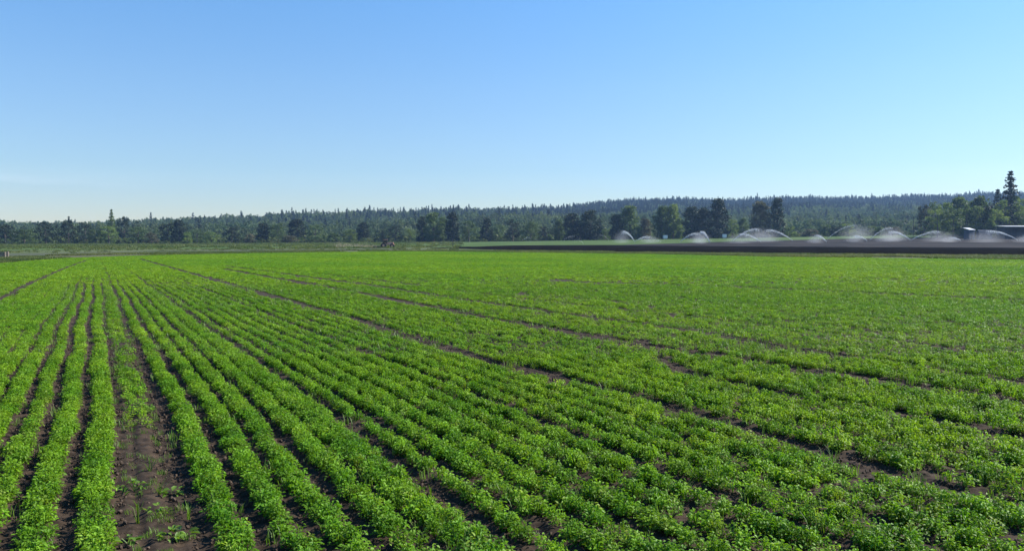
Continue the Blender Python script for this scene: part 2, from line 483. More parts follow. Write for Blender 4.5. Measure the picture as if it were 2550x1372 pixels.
# soil sheet of the whole field, and finely modelled earth near the camera
poly_y = np.linspace(0, 1, 40)[:, None]
xs = np.linspace(-60, 2900, 70)[None, :]
ef = np.interp(xs, EX, EY) * 1.0
xw = np.linspace(-1, 1, 70)[None, :]
Yf = 2 + (ef - 2) * poly_y
Xf = (xs - 1275) / FPX * Yf + xw * 9 * (1 - poly_y)
Vf = np.stack([Xf, Yf, np.full_like(Xf, .02)], -1).reshape(-1, 3)
o = obj('crop_soil', mesh_np('crop_soil', Vf, grid_faces(40, 70), M['soil']))
setp(o, 'dark brown soil under the crop rows', None, None, 'structure')
ci = np.arange(-6.5, 15.5, .035); yi = np.concatenate([np.arange(3.5, 12, .035), np.arange(12, 30, .12)])
CC, YI = np.meshgrid(ci, yi, indexing='xy')
XI = CC - K * YI
fz = furrow(XI, YI)
nz = (vnoise(CC * 14, YI * 14, 8) - .5) * .03 + (rng.random(CC.shape) - .5) * .022 + (vnoise(CC * 5, YI * 4, 10) - .5) * .014
cwg = rowc(XI, YI) + wig(YI)
rut = .03 * np.exp(-((cwg - .38) / .05) ** 2) + .03 * np.exp(-((cwg - .68) / .06) ** 2)
smooth_b = np.clip(bare(XI, YI), 0, 1)
ZI = .075 - .035 * fz + nz * (1 - .45 * smooth_b) - rut * smooth_b
edge = np.minimum(np.minimum((CC + 6.5) / .4, (15.5 - CC) / .4), np.minimum((YI - 3.5) / .4, (30 - YI) / 1.0))
ZI = .022 + (ZI - .022) * np.clip(edge, 0, 1)
Vn = np.stack([CC - K * YI, YI, ZI], -1).reshape(-1, 3)
o = obj('furrow_soil', mesh_np('furrow_soil', Vn, grid_faces(*CC.shape), M['soil']))
setp(o, 'crumbly brown earth of the nearest furrows', None, None, 'structure')

# ---- plant sources
def leaf_verts(L, W, fold=.25):
    """pointed oval leaf lying along +x, folded on its midrib"""
    h = W * fold
    return np.array([(0, 0, 0), (L * .35, W * .5, h), (L * .75, W * .33, h * .7), (L, 0, -.12 * L), (L * .75, -W * .33, h * .7), (L * .35, -W * .5, h), (L * .5, 0, -.02 * L)]), \
        np.array([(0, 6, 1, 1), (1, 6, 2, 2), (2, 6, 3, 3), (3, 6, 4, 4), (4, 6, 5, 5), (5, 6, 0, 0)])[:, :3]

def rotm(rz, tilt):
    cz, sz = math.cos(rz), math.sin(rz); ct, st = math.cos(tilt), math.sin(tilt)
    A = np.array([[cz, -sz, 0], [sz, cz, 0], [0, 0, 1]])
    B = np.array([[ct, 0, st], [0, 1, 0], [-st, 0, ct]])
    C = np.eye(3); a = random.uniform(-.5, .5)
    C = np.array([[1, 0, 0], [0, math.cos(a), -math.sin(a)], [0, math.sin(a), math.cos(a)]])
    return A @ B @ C

def plant_mesh(name, nleaf, rad, hgt, L, simple=False, mat=None):
    Vs, Fs = [], []
    n0 = 0
    for i in range(nleaf):
        a = random.uniform(0, 2 * math.pi); rr = rad * math.sqrt(random.random())
        top = hgt * math.sqrt(max(0.05, 1 - (rr / rad) ** 2 * .7))
        z = top * random.uniform(.45, 1.05) if random.random() < .8 else top * random.uniform(.1, .5)
        l = L * random.uniform(.7, 1.25)
        ra = a + random.uniform(-1.0, 1.0)
        R3 = rotm(ra, random.uniform(-.55, .65))
        if simple:
            v = np.array([(0, 0, 0), (l * .5, l * .33, l * .05), (l, 0, -.1 * l), (l * .5, -l * .33, l * .05)]); f = np.array([(0, 3, 2), (0, 2, 1)])
        else:
            v, f = leaf_verts(l, l * random.uniform(.55, .7))
        v = v @ R3.T + np.array([rr * math.cos(a), rr * math.sin(a), z])
        Vs.append(v); Fs.append(f + n0); n0 += len(v)
    if not simple:
        for i in range(5):       # stems
            a = random.uniform(0, 2 * math.pi); r = rad * random.uniform(.3, .8)
            p = np.array([r * math.cos(a), r * math.sin(a), hgt * .8]); d = .004
            v = np.array([(-d, 0, 0), (d, 0, 0), p + (d, 0, 0), p - (d, 0, 0)])
            Vs.append(v); Fs.append(np.array([(0, 1, 2), (0, 2, 3)]) + n0); n0 += 4
    return mesh_np(name, np.concatenate(Vs), np.concatenate(Fs), mat or M['crop'])

def grass_mesh(name, nb, rad, hgt, wd, mat, spread=.6):
    Vs, Fs = [], []; n0 = 0
    for i in range(nb):
        a = random.uniform(0, 2 * math.pi); r = rad * math.sqrt(random.random())
        b = np.array([r * math.cos(a), r * math.sin(a), 0]); h = hgt * random.uniform(.5, 1.1)
        la = random.uniform(0, 2 * math.pi); le = h * random.uniform(.1, spread)
        dv = np.array([math.cos(la), math.sin(la), 0]); sd = np.array([-dv[1], dv[0], 0]) * wd * .5
        m_ = b + dv * le * .35 + (0, 0, h * .6); tp = b + dv * le + (0, 0, h * random.uniform(.75, 1))
        v = np.array([b - sd, b + sd, m_ + sd * .8, m_ - sd * .8, tp])
        Vs.append(v); Fs.append(np.array([(0, 1, 2), (0, 2, 3), (3, 2, 4)]) + n0); n0 += 5
    return mesh_np(name, np.concatenate(Vs), np.concatenate(Fs), mat)

def source_collection(name, meshes):
    c_ = bpy.data.collections.new(name)
    for i, me in enumerate(meshes):
        o_ = bpy.data.objects.new('%s.%03d' % (name, i), me)
        c_.objects.link(o_)
    return c_

def scatter(name, meshes, P, rot, scl, idx, label, cat=None, mat=None):
    """one stuff object whose many small plants are instanced on its own points"""
    src = source_collection(name + '_piece', meshes)
    me = bpy.data.meshes.new(name)
    n = len(P)
    me.vertices.add(n); me.vertices.foreach_set('co', np.asarray(P, np.float32).ravel())
    for nm, ty, key, dat in (('rot', 'FLOAT_VECTOR', 'vector', rot), ('scl', 'FLOAT_VECTOR', 'vector', scl)):
        a = me.attributes.new(nm, ty, 'POINT'); a.data.foreach_set(key, np.asarray(dat, np.float32).ravel())
    a = me.attributes.new('pick', 'INT', 'POINT'); a.data.foreach_set('value', np.asarray(idx, np.int32))
    o_ = obj(name, me)
    g = bpy.data.node_groups.new(name, 'GeometryNodeTree')
    g.interface.new_socket('Geometry', in_out='INPUT', socket_type='NodeSocketGeometry')
    g.interface.new_socket('Geometry', in_out='OUTPUT', socket_type='NodeSocketGeometry')
    N = g.nodes; gi = N.new('NodeGroupInput'); go = N.new('NodeGroupOutput')
    ip = N.new('GeometryNodeInstanceOnPoints'); ci_ = N.new('GeometryNodeCollectionInfo')
    ci_.inputs['Collection'].default_value = src
    ci_.inputs['Separate Children'].default_value = True
    ci_.inputs['Reset Children'].default_value = True
    def attr(nm, ty):
        q = N.new('GeometryNodeInputNamedAttribute'); q.data_type = ty; q.inputs[0].default_value = nm
        return q.outputs[0]
    L = g.links.new
    L(gi.outputs[0], ip.inputs['Points']); L(ci_.outputs[0], ip.inputs['Instance'])
    ip.inputs['Pick Instance'].default_value = True
    L(attr('pick', 'INT'), ip.inputs['Instance Index'])
    er = N.new('FunctionNodeEulerToRotation'); L(attr('rot', 'FLOAT_VECTOR'), er.inputs[0]); L(er.outputs[0], ip.inputs['Rotation'])
    L(attr('scl', 'FLOAT_VECTOR'), ip.inputs['Scale'])
    L(ip.outputs[0], go.inputs[0])
    md_ = o_.modifiers.new('scatter', 'NODES'); md_.node_group = g
    setp(o_, label, cat, None, 'stuff')
    return o_

near_src = [plant_mesh('p', 46, .062, .148, .034) for _ in range(8)]
mid_src = [plant_mesh('p', 30, .064, .11, .043, True) for _ in range(6)]
far_src = [plant_mesh('p', 20, .11, .085, .082, True) for _ in range(6)]

def sample(y0, y1, dens, marg_l, marg_r, lim=.70):
    """random points between two distances over the width in view and some more"""
    area_fn = lambda y: 2 * (lim * y) + marg_l + marg_r
    N_ = int(dens * (y1 - y0) * (area_fn(y0) + area_fn(y1)) / 2)
    Y = np.sqrt(rng.uniform(y0 ** 2, y1 ** 2, int(N_ * 1.0)))
    mixu = rng.random(len(Y)) < .15
    Y = np.where(mixu, rng.uniform(y0, y1, len(Y)), Y)
    X = rng.uniform(-1, 1, len(Y)) * (lim * Y) + 0
    X = X + np.where(X < 0, -1, 1) * rng.random(len(Y)) * 0
    X = np.where(X < 0, X * (1 + marg_l / (lim * Y)), X * (1 + marg_r / (lim * Y)))
    return X, Y

def crop_points(y0, y1, dens, ml, mr, base, nsrc, smul=1.0, lim=.70, spread=1.0):
    X, Y = sample(y0, y1, dens, ml, mr, lim)
    cc = rowc(X, Y)
    f = furrow(X, Y); b = bare(X, Y)
    keep = rng.random(len(X)) < 1 - sstep(.14, .36, f)
    keep &= rng.random(len(X)) > b * 1.0
    keep &= Y < field_far(X, Y) - .5
    ragged = vnoise(X * 4.5, Y * 4.5, 22) * .6 + vnoise(X * 1.3, Y * 1.3, 21) * .4
    keep &= rng.random(len(X)) < sstep(.22, .5, ragged) + .45 + .5 * sstep(25, 60, Y) + .45 * (1 - sstep(3, 7, cc))
    keep_all = keep
    X, Y, f, cc = X[keep], Y[keep], f[keep], cc[keep]
    h = (.72 + .25 * vnoise(X * .9, Y * .9, 11) + .16 * sstep(.25, .75, ragged[keep_all]) + .18 * rng.random(len(X))) * (1 - .25 * np.clip(f, 0, 1)) * smul
    odd = rng.random(len(X)); h = h * np.where(odd < .07, .6, np.where(odd > .965, 1.25, 1))
    z = np.where(Y < 30, .06, .02)
    P = np.stack([X, Y, z], -1)
    rot = np.stack([rng.normal(0, .12, len(X)), rng.normal(0, .12, len(X)), rng.uniform(0, 6.28, len(X))], -1)
    xy = (.85 + .3 * rng.random(len(X))) * smul * spread * (1 - .15 * np.clip(f, 0, 1))
    S = np.stack([xy, xy, h], -1)
    return P, rot, S, rng.integers(0, nsrc, len(X)) + base

sets = [crop_points(3.2, 17, 165, 5, 7, 0, 8),
        crop_points(17, 45, 105, 5, 8, 8, 6),
        crop_points(45, 178, 30, 6, 12, 14, 6, 1.0)]
P, ro, S, ix = [np.concatenate(x) for x in zip(*sets)]
print('crop plants', len(P))
scatter('crop_plants', near_src + mid_src + far_src, P, ro, S, ix, 'rows of low leafy green crop plants filling the whole field', 'crop')

# grassy weeds among the rows
gs = [grass_mesh('g', 16, .09, .15, .009, M['weed']) for _ in range(4)] + [grass_mesh('g', 14, .2, .12, .02, M['weed']) for _ in range(3)]
X, Y = sample(4, 45, 26, 3, 3)
cc = rowc(X, Y)
cw = cc + wig(Y)
band = np.exp(-((cw - 3.14) / .26) ** 2) * .85 + .5 * np.exp(-((cw - 5.4) / .5) ** 2) + .5 * np.exp(-((cw + 1.5) / .3) ** 2) * sstep(12, 18, Y)
bb = bare(X, Y)
band = band + bb * (2.2 + 1.4 * sstep(7.5, 12, Y)) * (.35 + np.exp(-((cw - .36) / .07) ** 2) + np.exp(-((cw - .6) / .07) ** 2)) + .08 + .35 * sstep(.62, .8, vnoise(X * .35, Y * .35, 31)) * sstep(3, 7, cw)
band = band * (1 - .8 * np.clip(furrow(X, Y), 0, 1)) + .03
k = (rng.random(len(X)) < band) & (Y < field_far(X, Y))
X, Y, bb = X[k], Y[k], bb[k]
s = rng.uniform(.6, 1.15, len(X)) * (1 - .5 * bb)
P = np.stack([X, Y, np.full_like(X, .06)], -1)
idx = np.where(Y < 20, rng.integers(0, 4, len(X)), 4 + rng.integers(0, 3, len(X)))
scatter('grass_weeds', gs, P, np.stack([0 * X, 0 * X, rng.uniform(0, 6.28, len(X))], -1), np.stack([s, s, s], -1), idx, 'thin light green grass weeds growing between the crop rows', 'weeds')

# crumbs and clods of earth in the near furrows
def clod_mesh(seed):
    bm = bmesh.new(); bmesh.ops.create_icosphere(bm, subdivisions=1, radius=1)
    r_ = random.Random(seed)
    for v in bm.verts:
        v.co *= r_.uniform(.7, 1.2); v.co.z *= .7
    me = bpy.data.meshes.new('clod'); bm.to_mesh(me); bm.free(); me.materials.append(M['clod']); return me
X, Y = sample(4.5, 20, 230, 1, 1)
cc = rowc(X, Y)
f = furrow(X, Y); b = bare(X, Y)
k = rng.random(len(X)) < np.clip(f * .9 + b * .45, 0, 1)
X, Y = X[k], Y[k]
s = .005 + .024 * rng.random(len(X)) ** 3.5
scatter('soil_clods', [clod_mesh(i) for i in range(5)], np.stack([X, Y, np.full_like(X, .062)], -1), rng.uniform(0, 6.28, (len(X), 3)), np.stack([s, s, s], -1), rng.integers(0, 5, len(X)), 'small clods of dry brown earth lying in the furrows', 'soil')

# single weeds standing in the bare track bed
def place_weed(i, xp, yp, kind, size, label):
    d = CAM_H * FPX / (yp - HZ); X = (xp - 1275) / (yp - HZ) * CAM_H
    ang = math.atan((yp - 686) / FPX) + PITCH
    d = (CAM_H - .06) / math.tan(ang); X = (xp - 1275) / FPX * math.sqrt((CAM_H - .06) ** 2 + d * d) * math.cos(math.atan((yp - 686) / FPX))
    me = wsrc[kind]
    o_ = obj('weed_plant', me)
    o_.location = (X, d, .05); o_.scale = (size,) * 3; o_.rotation_euler = (0, 0, i * 1.7)
    setp(o_, label, 'weed', 'weeds standing in the bare bed')
wsrc = {'bush': plant_mesh('weed_plant', 26, .12, .12, .06, mat=M['weed']), 'blade': grass_mesh('weed_plant', 12, .02, .24, .014, M['weed'], 1.3),
        'rosette': plant_mesh('weed_plant', 14, .09, .07, .09, mat=M['weed']), 'stalk': grass_mesh('weed_plant', 7, .015, .34, .012, M['weed'], .7)}
for i, a in enumerate([
    (335, 1222, 'bush', 1.0, 'bright green bushy weed in the bare bed, upper left of the brown patch'),
    (343, 1300, 'stalk', 1.0, 'tall upright grass weed with long blades beside the bare brown patch'),
    (392, 1282, 'bush', .8, 'low dark bushy weed in the middle of the bare bed'),
    (432, 1228, 'rosette', .8, 'small yellowish rosette weed near the shadowed furrow edge'),
    (470, 1290, 'blade', .7, 'sparse wispy grass tuft close to the dark furrow shadow'),
    (420, 1345, 'bush', .9, 'leafy weed clump at the bottom edge of the bare bed'),
    (455, 1335, 'rosette', .9, 'pale flat leaved weed next to the lowest weed clump'),
    (372, 1175, 'blade', .8, 'thin grass tuft farthest up the bare bed'),
    (318, 1350, 'rosette', .8, 'flat weed beside the left furrow at the bottom of the bare bed'),
    (398, 1228, 'blade', .7, 'short grass tuft between the bushy weed and the rosette weed')]):
    place_weed(i, *a)

# ------------------------------------------------------------------ trees
def tri_quads(C, size, n_each_norm=None):
    """random oriented quads at centres C"""
    n = len(C)
    a = rng.normal(size=(n, 3)); a /= np.linalg.norm(a, axis=1)[:, None]
    b = rng.normal(size=(n, 3)); b -= (a * b).sum(1)[:, None] * a; b /= np.linalg.norm(b, axis=1)[:, None]
    s = (size * rng.uniform(.6, 1.3, n))[:, None]
    V_ = np.stack([C - a * s, C - b * s * .6, C + a * s, C + b * s * .6], 1).reshape(-1, 3)
    return V_, np.arange(4 * n).reshape(n, 4)

def crown(kind, n_clump, per, leaf, seed):
    """unit-height tree crown: height 1, spread as made"""
    r_ = np.random.default_rng(seed)
    pts = []
    for i in range(n_clump):
        t = r_.random()
        if kind == 'round':
            h = .12 + .86 * t; env = .36 * math.sqrt(max(0, 1 - ((h - .48) / .53) ** 2)) + .03
            cr = .10 * r_.uniform(.6, 1.2)
        elif kind == 'broad':
            h = .08 + .88 * t; env = .48 * (1 - ((h - .35) / .68) ** 2 if h > .35 else 1 - ((.35 - h) / .6) ** 2); env = max(env, .05)
            cr = .11 * r_.uniform(.6, 1.2)
        elif kind == 'tall':
            h = .03 + .93 * t; env = .215 * (1 - abs((h - .40) / .64) ** 3) + .015
            cr = .075 * r_.uniform(.6, 1.3)
        elif kind == 'spire':
            h = .05 + .93 * t; env = .13 * (1 - h) ** .9 + .004
            cr = .032 * r_.uniform(.6, 1.2)
        else:  # shrub
            h = .1 + .8 * t; env = .62 * math.sqrt(max(0, 1 - ((h - .3) / .72) ** 2))
            cr = .17 * r_.uniform(.6, 1.2)
        a = r_.uniform(0, 6.283); rr = env * r_.uniform(.35, 1.0)
        c0 = np.array([rr * math.cos(a), rr * math.sin(a), min(h, 1 - cr * .5)])
        d = r_.normal(size=(per, 3)); d /= np.linalg.norm(d, axis=1)[:, None]
        d *= (cr * r_.uniform(.45, 1.12, per))[:, None]; d[:, 2] *= .75
        pts.append(c0 + d)
    C = np.concatenate(pts); C[:, 2] = np.maximum(C[:, 2], .03)
    return tri_quads(C, leaf)

def conifer(n_lvl, leaf, seed, width=.2, dens=1.0, base=.08):
    r_ = np.random.default_rng(seed); pts = []
    for i in range(n_lvl):
        h = base + (1 - base) * (i + r_.random() * .6) / n_lvl
        w_ = width * (1 - h) ** .85 + .008
        nb = r_.integers(6, 10)
        a0 = r_.uniform(0, 6.28)
        for j in range(nb):
            a = a0 + j * 6.283 / nb + r_.normal(0, .2); L = w_ * r_.uniform(.65, 1.2)
            m = max(3, int(dens * 16 * (.3 + L / width)))
            t = r_.random(m) ** .8 * L
            pts.append(np.stack([t * math.cos(a) + r_.normal(0, .008, m), t * math.sin(a) + r_.normal(0, .008, m), h - t * .28 + r_.normal(0, .008, m)], -1))
    C = np.concatenate(pts); C[:, 2] = np.clip(C[:, 2], .02, 1.0)
    V_, F_ = tri_quads(C, leaf)
    return V_, F_

def trunk_mesh(top, r, limbs, seed, spread):
    r_ = random.Random(seed); bm = bmesh.new()
    def seg(p0, p1, a, b, n=6):
        p0, p1 = Vector(p0), Vector(p1); d = p1 - p0
        q = bmesh.ops.create_cone(bm, cap_ends=True, segments=n, radius1=a, radius2=b, depth=d.length)
        bmesh.ops.transform(bm, matrix=Matrix.Translation((p0 + p1) / 2) @ d.to_track_quat('Z', 'Y').to_matrix().to_4x4(), verts=q['verts'])
    seg((0, 0, -.01), (0, 0, top * .5), r, r * .6); seg((0, 0, top * .5), (r_.uniform(-.02, .02), 0, top), r * .6, r * .15)
    for i in range(limbs):
        h = r_.uniform(.15, top * .85); a = r_.uniform(0, 6.28); L = spread * r_.uniform(.5, .9)
        seg((0, 0, h), (L * math.cos(a), L * math.sin(a), min(.97, h + L * r_.uniform(.5, 1.1))), r * .35, r * .08, 5)
    me = bpy.data.meshes.new('trunk'); bm.to_mesh(me); bm.free(); me.materials.append(M['bark']); return me

LEAF = {'dark': 'leaf_dark', 'mid': 'leaf_mid', 'light': 'leaf_light', 'brown': 'leaf_brown', 'needle': 'needle'}
SRC = {}
for kind, (ncl, per, lf, tp, lim, spr, nv) in {'round': (46, 55, .024, .8, 7, .3, 3), 'broad': (50, 55, .026, .75, 8, .4, 3), 'tall': (130, 40, .021, .88, 9, .16, 3),
                                               'spire': (95, 45, .013, .9, 8, .08, 2), 'shrub': (26, 60, .05, .5, 5, .4, 2)}.items():
    SRC[kind] = []
    for v in range(nv):
        Vc, Fc = crown(kind, ncl, per, lf, 100 + v * 7 + len(kind))
        SRC[kind].append((mesh_np('crown', Vc, Fc, M['leaf_mid']), trunk_mesh(tp, .028 if kind != 'shrub' else .04, lim, v, spr)))
SRC['conifer'] = []
for v in range(2):
    Vc, Fc = conifer(26, .016, 50 + v, .2)
    SRC['conifer'].append((mesh_np('crown', Vc, Fc, M['needle']), trunk_mesh(.98, .02, 0, v, .1)))
SPREAD = {'round': .78, 'broad': 1.0, 'tall': .45, 'spire': .27, 'shrub': 1.25, 'conifer': .4}
NAMES = {'round': 'leafy_tree', 'broad': 'broad_tree', 'tall': 'tall_tree', 'spire': 'poplar_tree', 'shrub': 'shrub', 'conifer': 'conifer_tree'}
cnt = {}
def tree(kind, tone, xp, ytop, Y, wpx, label, group=None, nm=None):
    X = (xp - 1275) / FPX * Y; z0 = float(terrain(X, Y))
    H = CAM_H + (HZ - ytop) / FPX * Y - z0
    W = wpx / FPX * Y / SPREAD[kind]
    k_ = cnt.get(kind, 0); cnt[kind] = k_ + 1
    cm, tm_ = SRC[kind][k_ % len(SRC[kind])]
    e = empty(nm or NAMES[kind], (X, Y, z0), rng.uniform(0, 6.28))
    e.scale = (W, W, H)
    setp(e, label, 'tree' if kind != 'shrub' else 'shrub', group)
    t = obj('trunk', tm_, e); cr = obj('crown', cm, e)
    cr.material_slots[0].link = 'OBJECT'; cr.material_slots[0].material = M[LEAF[tone]]
    return e

G1 = 'trees along the left valley edge'; G2 = 'trees behind the sprinkler field'; G3 = 'trees around the farm buildings on the right'
for a in [
    ('broad', 'dark', 14, 560, 440, 74, 'dark broad tree cut by the left picture edge', G1),
    ('round', 'mid', 62, 572, 420, 62, 'lighter bushy round tree in front, second from the left edge', G1),
    ('round', 'dark', 115, 553, 470, 60, 'dark round tree just right of the lighter bushy tree', G1),
    ('broad', 'dark', 172, 549, 460, 56, 'dome shaped very dark tree left of the slim pointed tree', G1),
    ('round', 'dark', 214, 553, 480, 42, 'narrow dark tree between the dark dome tree and the pointed tree', G1),
    ('conifer', 'light', 280, 522, 540, 40, 'slim pointed tree rising above the wood on the left', G1),
    ('round', 'light', 272, 564, 470, 50, 'light green round tree at the foot of the pointed tree', G1),
    ('round', 'dark', 311, 540, 520, 38, 'dark tree touching the right side of the pointed tree', G1),
    ('round', 'mid', 345, 565, 480, 52, 'mid green tree right of the tree at the foot of the pointed tree', G1),
    ('broad', 'brown', 378, 578, 450, 44, 'brownish green low round tree standing forward of the left wood', G1),
    ('round', 'mid', 238, 572, 470, 44, 'olive tree between the dark narrow tree and the light round one', G1),
    ('round', 'dark', 418, 556, 500, 42, 'dark round tree behind the brownish low tree', G1),
    ('tall', 'dark', 448, 548, 500, 34, 'tall dark tree right of the brownish low tree', G1),
    ('shrub', 'light', 468, 578, 470, 26, 'pale green slender shrub in front of the tall dark tree', G1),
    ('round', 'mid', 492, 572, 480, 34, 'small round tree right of the pale slender shrub', G1),
    ('round', 'light', 527, 578, 470, 42, 'pale green bushy tree standing alone before the grey wood', G1),
    ('broad', 'dark', 578, 566, 500, 56, 'low dark broad tree left of the olive bush', G1),
    ('shrub', 'brown', 622, 582, 460, 36, 'olive brown bush at the wood edge left of the picture middle', G1),
    ('tall', 'dark', 656, 556, 500, 34, 'dark narrow tree next to the olive brown bush', G1),
    ('round', 'mid', 692, 556, 500, 42, 'grey green round tree right of the dark narrow one', G1),
    ('tall', 'dark', 741, 546, 520, 44, 'dark grey tree with a wide crown left of the bright bushy one', G1),
    ('round', 'mid', 786, 558, 500, 46, 'brighter green round tree near the middle of the left wood', G1),
    ('shrub', 'brown', 725, 587, 470, 46, 'low brownish bush before the dark grey tree', G1),
    ('shrub', 'mid', 835, 580, 480, 50, 'wide low bush left of the tractor', G1),
    ('round', 'light', 872, 572, 500, 38, 'pale round tree between the wide low bush and the tractor', G1),
    ('tall', 'dark', 905, 554, 530, 34, 'slim dark tree standing behind and left of the tractor', G1),
    ('conifer', 'needle', 953, 573, 480, 34, 'small cone shaped evergreen directly above the tractor', G1),
    ('round', 'dark', 985, 562, 520, 42, 'dark round tree just right of the small cone shaped evergreen', G1),
    ('shrub', 'dark', 296, 597, 420, 15, 'tiny lone dark bush on the grass before the left wood', G1),
    ('round', 'light', 1022, 570, 520, 38, 'light green tree left of the tall pale cluster', G2),
    ('tall', 'dark', 1052, 540, 500, 30, 'dark left flank tree of the tall cluster near the middle', G2),
    ('tall', 'mid', 1080, 530, 495, 46, 'tall pale topped tree left of the dark columnar tree', G2),
    ('tall', 'dark', 1127, 529, 490, 34, 'dark columnar tree above the two thin posts', G2),
    ('tall', 'mid', 1102, 542, 500, 30, 'grey green tree squeezed against the dark columnar one', G2),
    ('round', 'mid', 1168, 550, 490, 44, 'compact round tree right of the dark columnar tree', G2),
    ('tall', 'dark', 1211, 543, 510, 30, 'slender bluish dark tree right of the compact round tree', G2),
    ('round', 'mid', 1240, 558, 515, 30, 'small pale tree between two darker trees left of centre', G2),
    ('round', 'dark', 1277, 546, 495, 46, 'dark full crowned tree near the picture centre', G2),
    ('broad', 'mid', 1322, 552, 490, 56, 'wide grey green tree right of the picture centre', G2),
    ('round', 'dark', 1352, 565, 500, 34, 'low dark tree at the right flank of the wide grey green tree', G2),
    ('tall', 'mid', 1392, 548, 495, 24, 'narrow light edged tree left of the big dark pair', G2),
    ('tall', 'dark', 1425, 532, 485, 46, 'left tree of the big dark pair right of centre', G2),
    ('tall', 'dark', 1470, 525, 480, 52, 'right taller tree of the big dark pair', G2),
    ('round', 'dark', 1446, 550, 480, 54, 'dense lower crown filling the big dark pair', G2),
    ('round', 'mid', 1507, 570, 490, 30, 'small tree in the gap right of the big dark pair', G2),
    ('tall', 'dark', 1535, 534, 480, 36, 'dark tree with a pointed top behind the leftmost big water jet', G2),
    ('tall', 'mid', 1568, 513, 482, 52, 'tall tree rising behind the leftmost big water jet', G2),
    ('tall', 'brown', 1606, 545, 490, 32, 'thin brownish tree right of the one behind the leftmost jet', G2),
    ('tall', 'mid', 1648, 514, 480, 44, 'left half of the pale rounded twin trees', G2),
    ('tall', 'light', 1676, 510, 482, 42, 'right half of the pale rounded twin trees', G2),
    ('tall', 'dark', 1722, 516, 476, 46, 'dark tree left of the tallest tree behind the sprinklers', G2),
    ('tall', 'dark', 1748, 518, 478, 40, 'brown tinted dark tree touching the tallest tree', G2),
    ('tall', 'dark', 1786, 496, 474, 52, 'tallest dark tree behind the sprinklers, with rounded top', G2),
    ('round', 'light', 1823, 548, 485, 34, 'pale low tree right of the tallest dark tree', G2),
    ('tall', 'mid', 1850, 545, 500, 28, 'small grey tree between the pale low tree and the brown pair', G2),
    ('tall', 'brown', 1893, 503, 474, 50, 'brownish tall tree left of the dark column tree', G2),
    ('tall', 'dark', 1935, 494, 470, 34, 'dark column shaped tree, rightmost tall tree behind the sprinklers', G2),
    ('shrub', 'light', 1965, 563, 480, 34, 'pale bush right of the dark column shaped tree', G2),
    ('shrub', 'mid', 2060, 560, 470, 44, 'green bush left end of the hedge beyond the sprinklers', G2),
    ('shrub', 'dark', 2082, 563, 455, 46, 'very dark low bush beyond the sprinklers', G2),
    ('shrub', 'light', 2112, 558, 470, 40, 'bright bush right of the very dark low bush', G2),
    ('shrub', 'mid', 2176, 563, 450, 50, 'rounded bush at the foot of the utility pole', G2),
    ('shrub', 'brown', 2222, 565, 450, 46, 'brownish bush right of the utility pole', G2),
    ('shrub', 'brown', 2015, 570, 470, 60, 'long pale brownish hedge bush left of the green bushes', G2),
    ('round', 'dark', 2300, 512, 420, 46, 'dark leftmost tree of the green wood on the right', G3),
    ('round', 'mid', 2322, 503, 430, 44, 'second tree of the right hand wood, behind the dark leftmost', G3),
    ('round', 'light', 2350, 506, 410, 48, 'light green tree in the left part of the right hand wood', G3),
    ('tall', 'mid', 2385, 492, 430, 46, 'tall green tree above the white roofed shed', G3),
    ('round', 'mid', 2405, 512, 405, 50, 'round tree standing close behind the white roofed shed', G3),
    ('tall', 'mid', 2436, 490, 420, 46, 'tree between the white roofed shed and the barn', G3),
    ('round', 'dark', 2460, 505, 400, 48, 'dark round tree left of the barn', G3),
    ('round', 'light', 2490, 500, 405, 42, 'light green tree below the tall conifer', G3),
    ('round', 'light', 2537, 490, 410, 56, 'light green tree behind the barn at the right edge', G3),
    ('round', 'mid', 2590, 488, 420, 60, 'green tree cut by the right picture edge', G3),
    ('tall', 'mid', 2415, 503, 435, 40, 'slim tree just right above the white roofed shed', G3),
    ('broad', 'dark', 2512, 520, 400, 60, 'dark broad tree rising over the barn roof', G3),
    ('round', 'light', 2333, 522, 400, 64, 'sunlit round tree at the front of the right hand wood, left part', G3),
    ('round', 'mid', 2372, 517, 398, 62, 'round full tree just left above the white roofed shed', G3),
    ('round', 'light', 2447, 512, 402, 60, 'sunlit full tree left of the barn roof', G3),
    ('round', 'light', 2478, 522, 396, 54, 'lowest sunlit tree touching the left end of the barn roof', G3),
    ('round', 'light', 2550, 512, 398, 60, 'sunlit tree over the right end of the barn roof', G3),
    ('conifer', 'needle', 2511, 427, 415, 84, 'tall dark conifer towering over the right hand wood', G3),
    ('conifer', 'needle', 2480, 470, 430, 56, 'shorter conifer left of the towering one', G3),
    ('conifer', 'needle', 2384, 486, 450, 22, 'thin conifer tip showing above the right hand wood', G3),
]:
    tree(*a)
for i in range(10):   # beyond both picture edges, so the wood goes on there
    xp = 2640 + i * 55 if i < 5 else -60 - (i - 5) * 60
    tree('round', 'mid' if i % 2 else 'dark', xp, 500 + 5 * i if i < 5 else 560, 430, 58, 'green tree continuing the wood outside the picture', 'trees outside the picture')

# far-off woods on the valley edge and hills
fsrc = []
for v in range(4):
    Vc, Fc = crown('round' if v % 2 else 'broad', 18, 26, .045, 300 + v); fsrc.append(mesh_np('w', Vc, Fc, M['forest']))
for v in range(3):
    Vc, Fc = conifer(20, .026, 320 + v, .17, .4); fsrc.append(mesh_np('w', Vc, Fc, M['forest_needle']))
N_ = 98000
Yh = np.sqrt(rng.uniform(560 ** 2, 2000 ** 2, N_)); Xh = rng.uniform(-.9, .9, N_) * Yh
uh = Xh / Yh
Dh = np.interp(uh, DX, DD)
k = Yh < Dh + 60
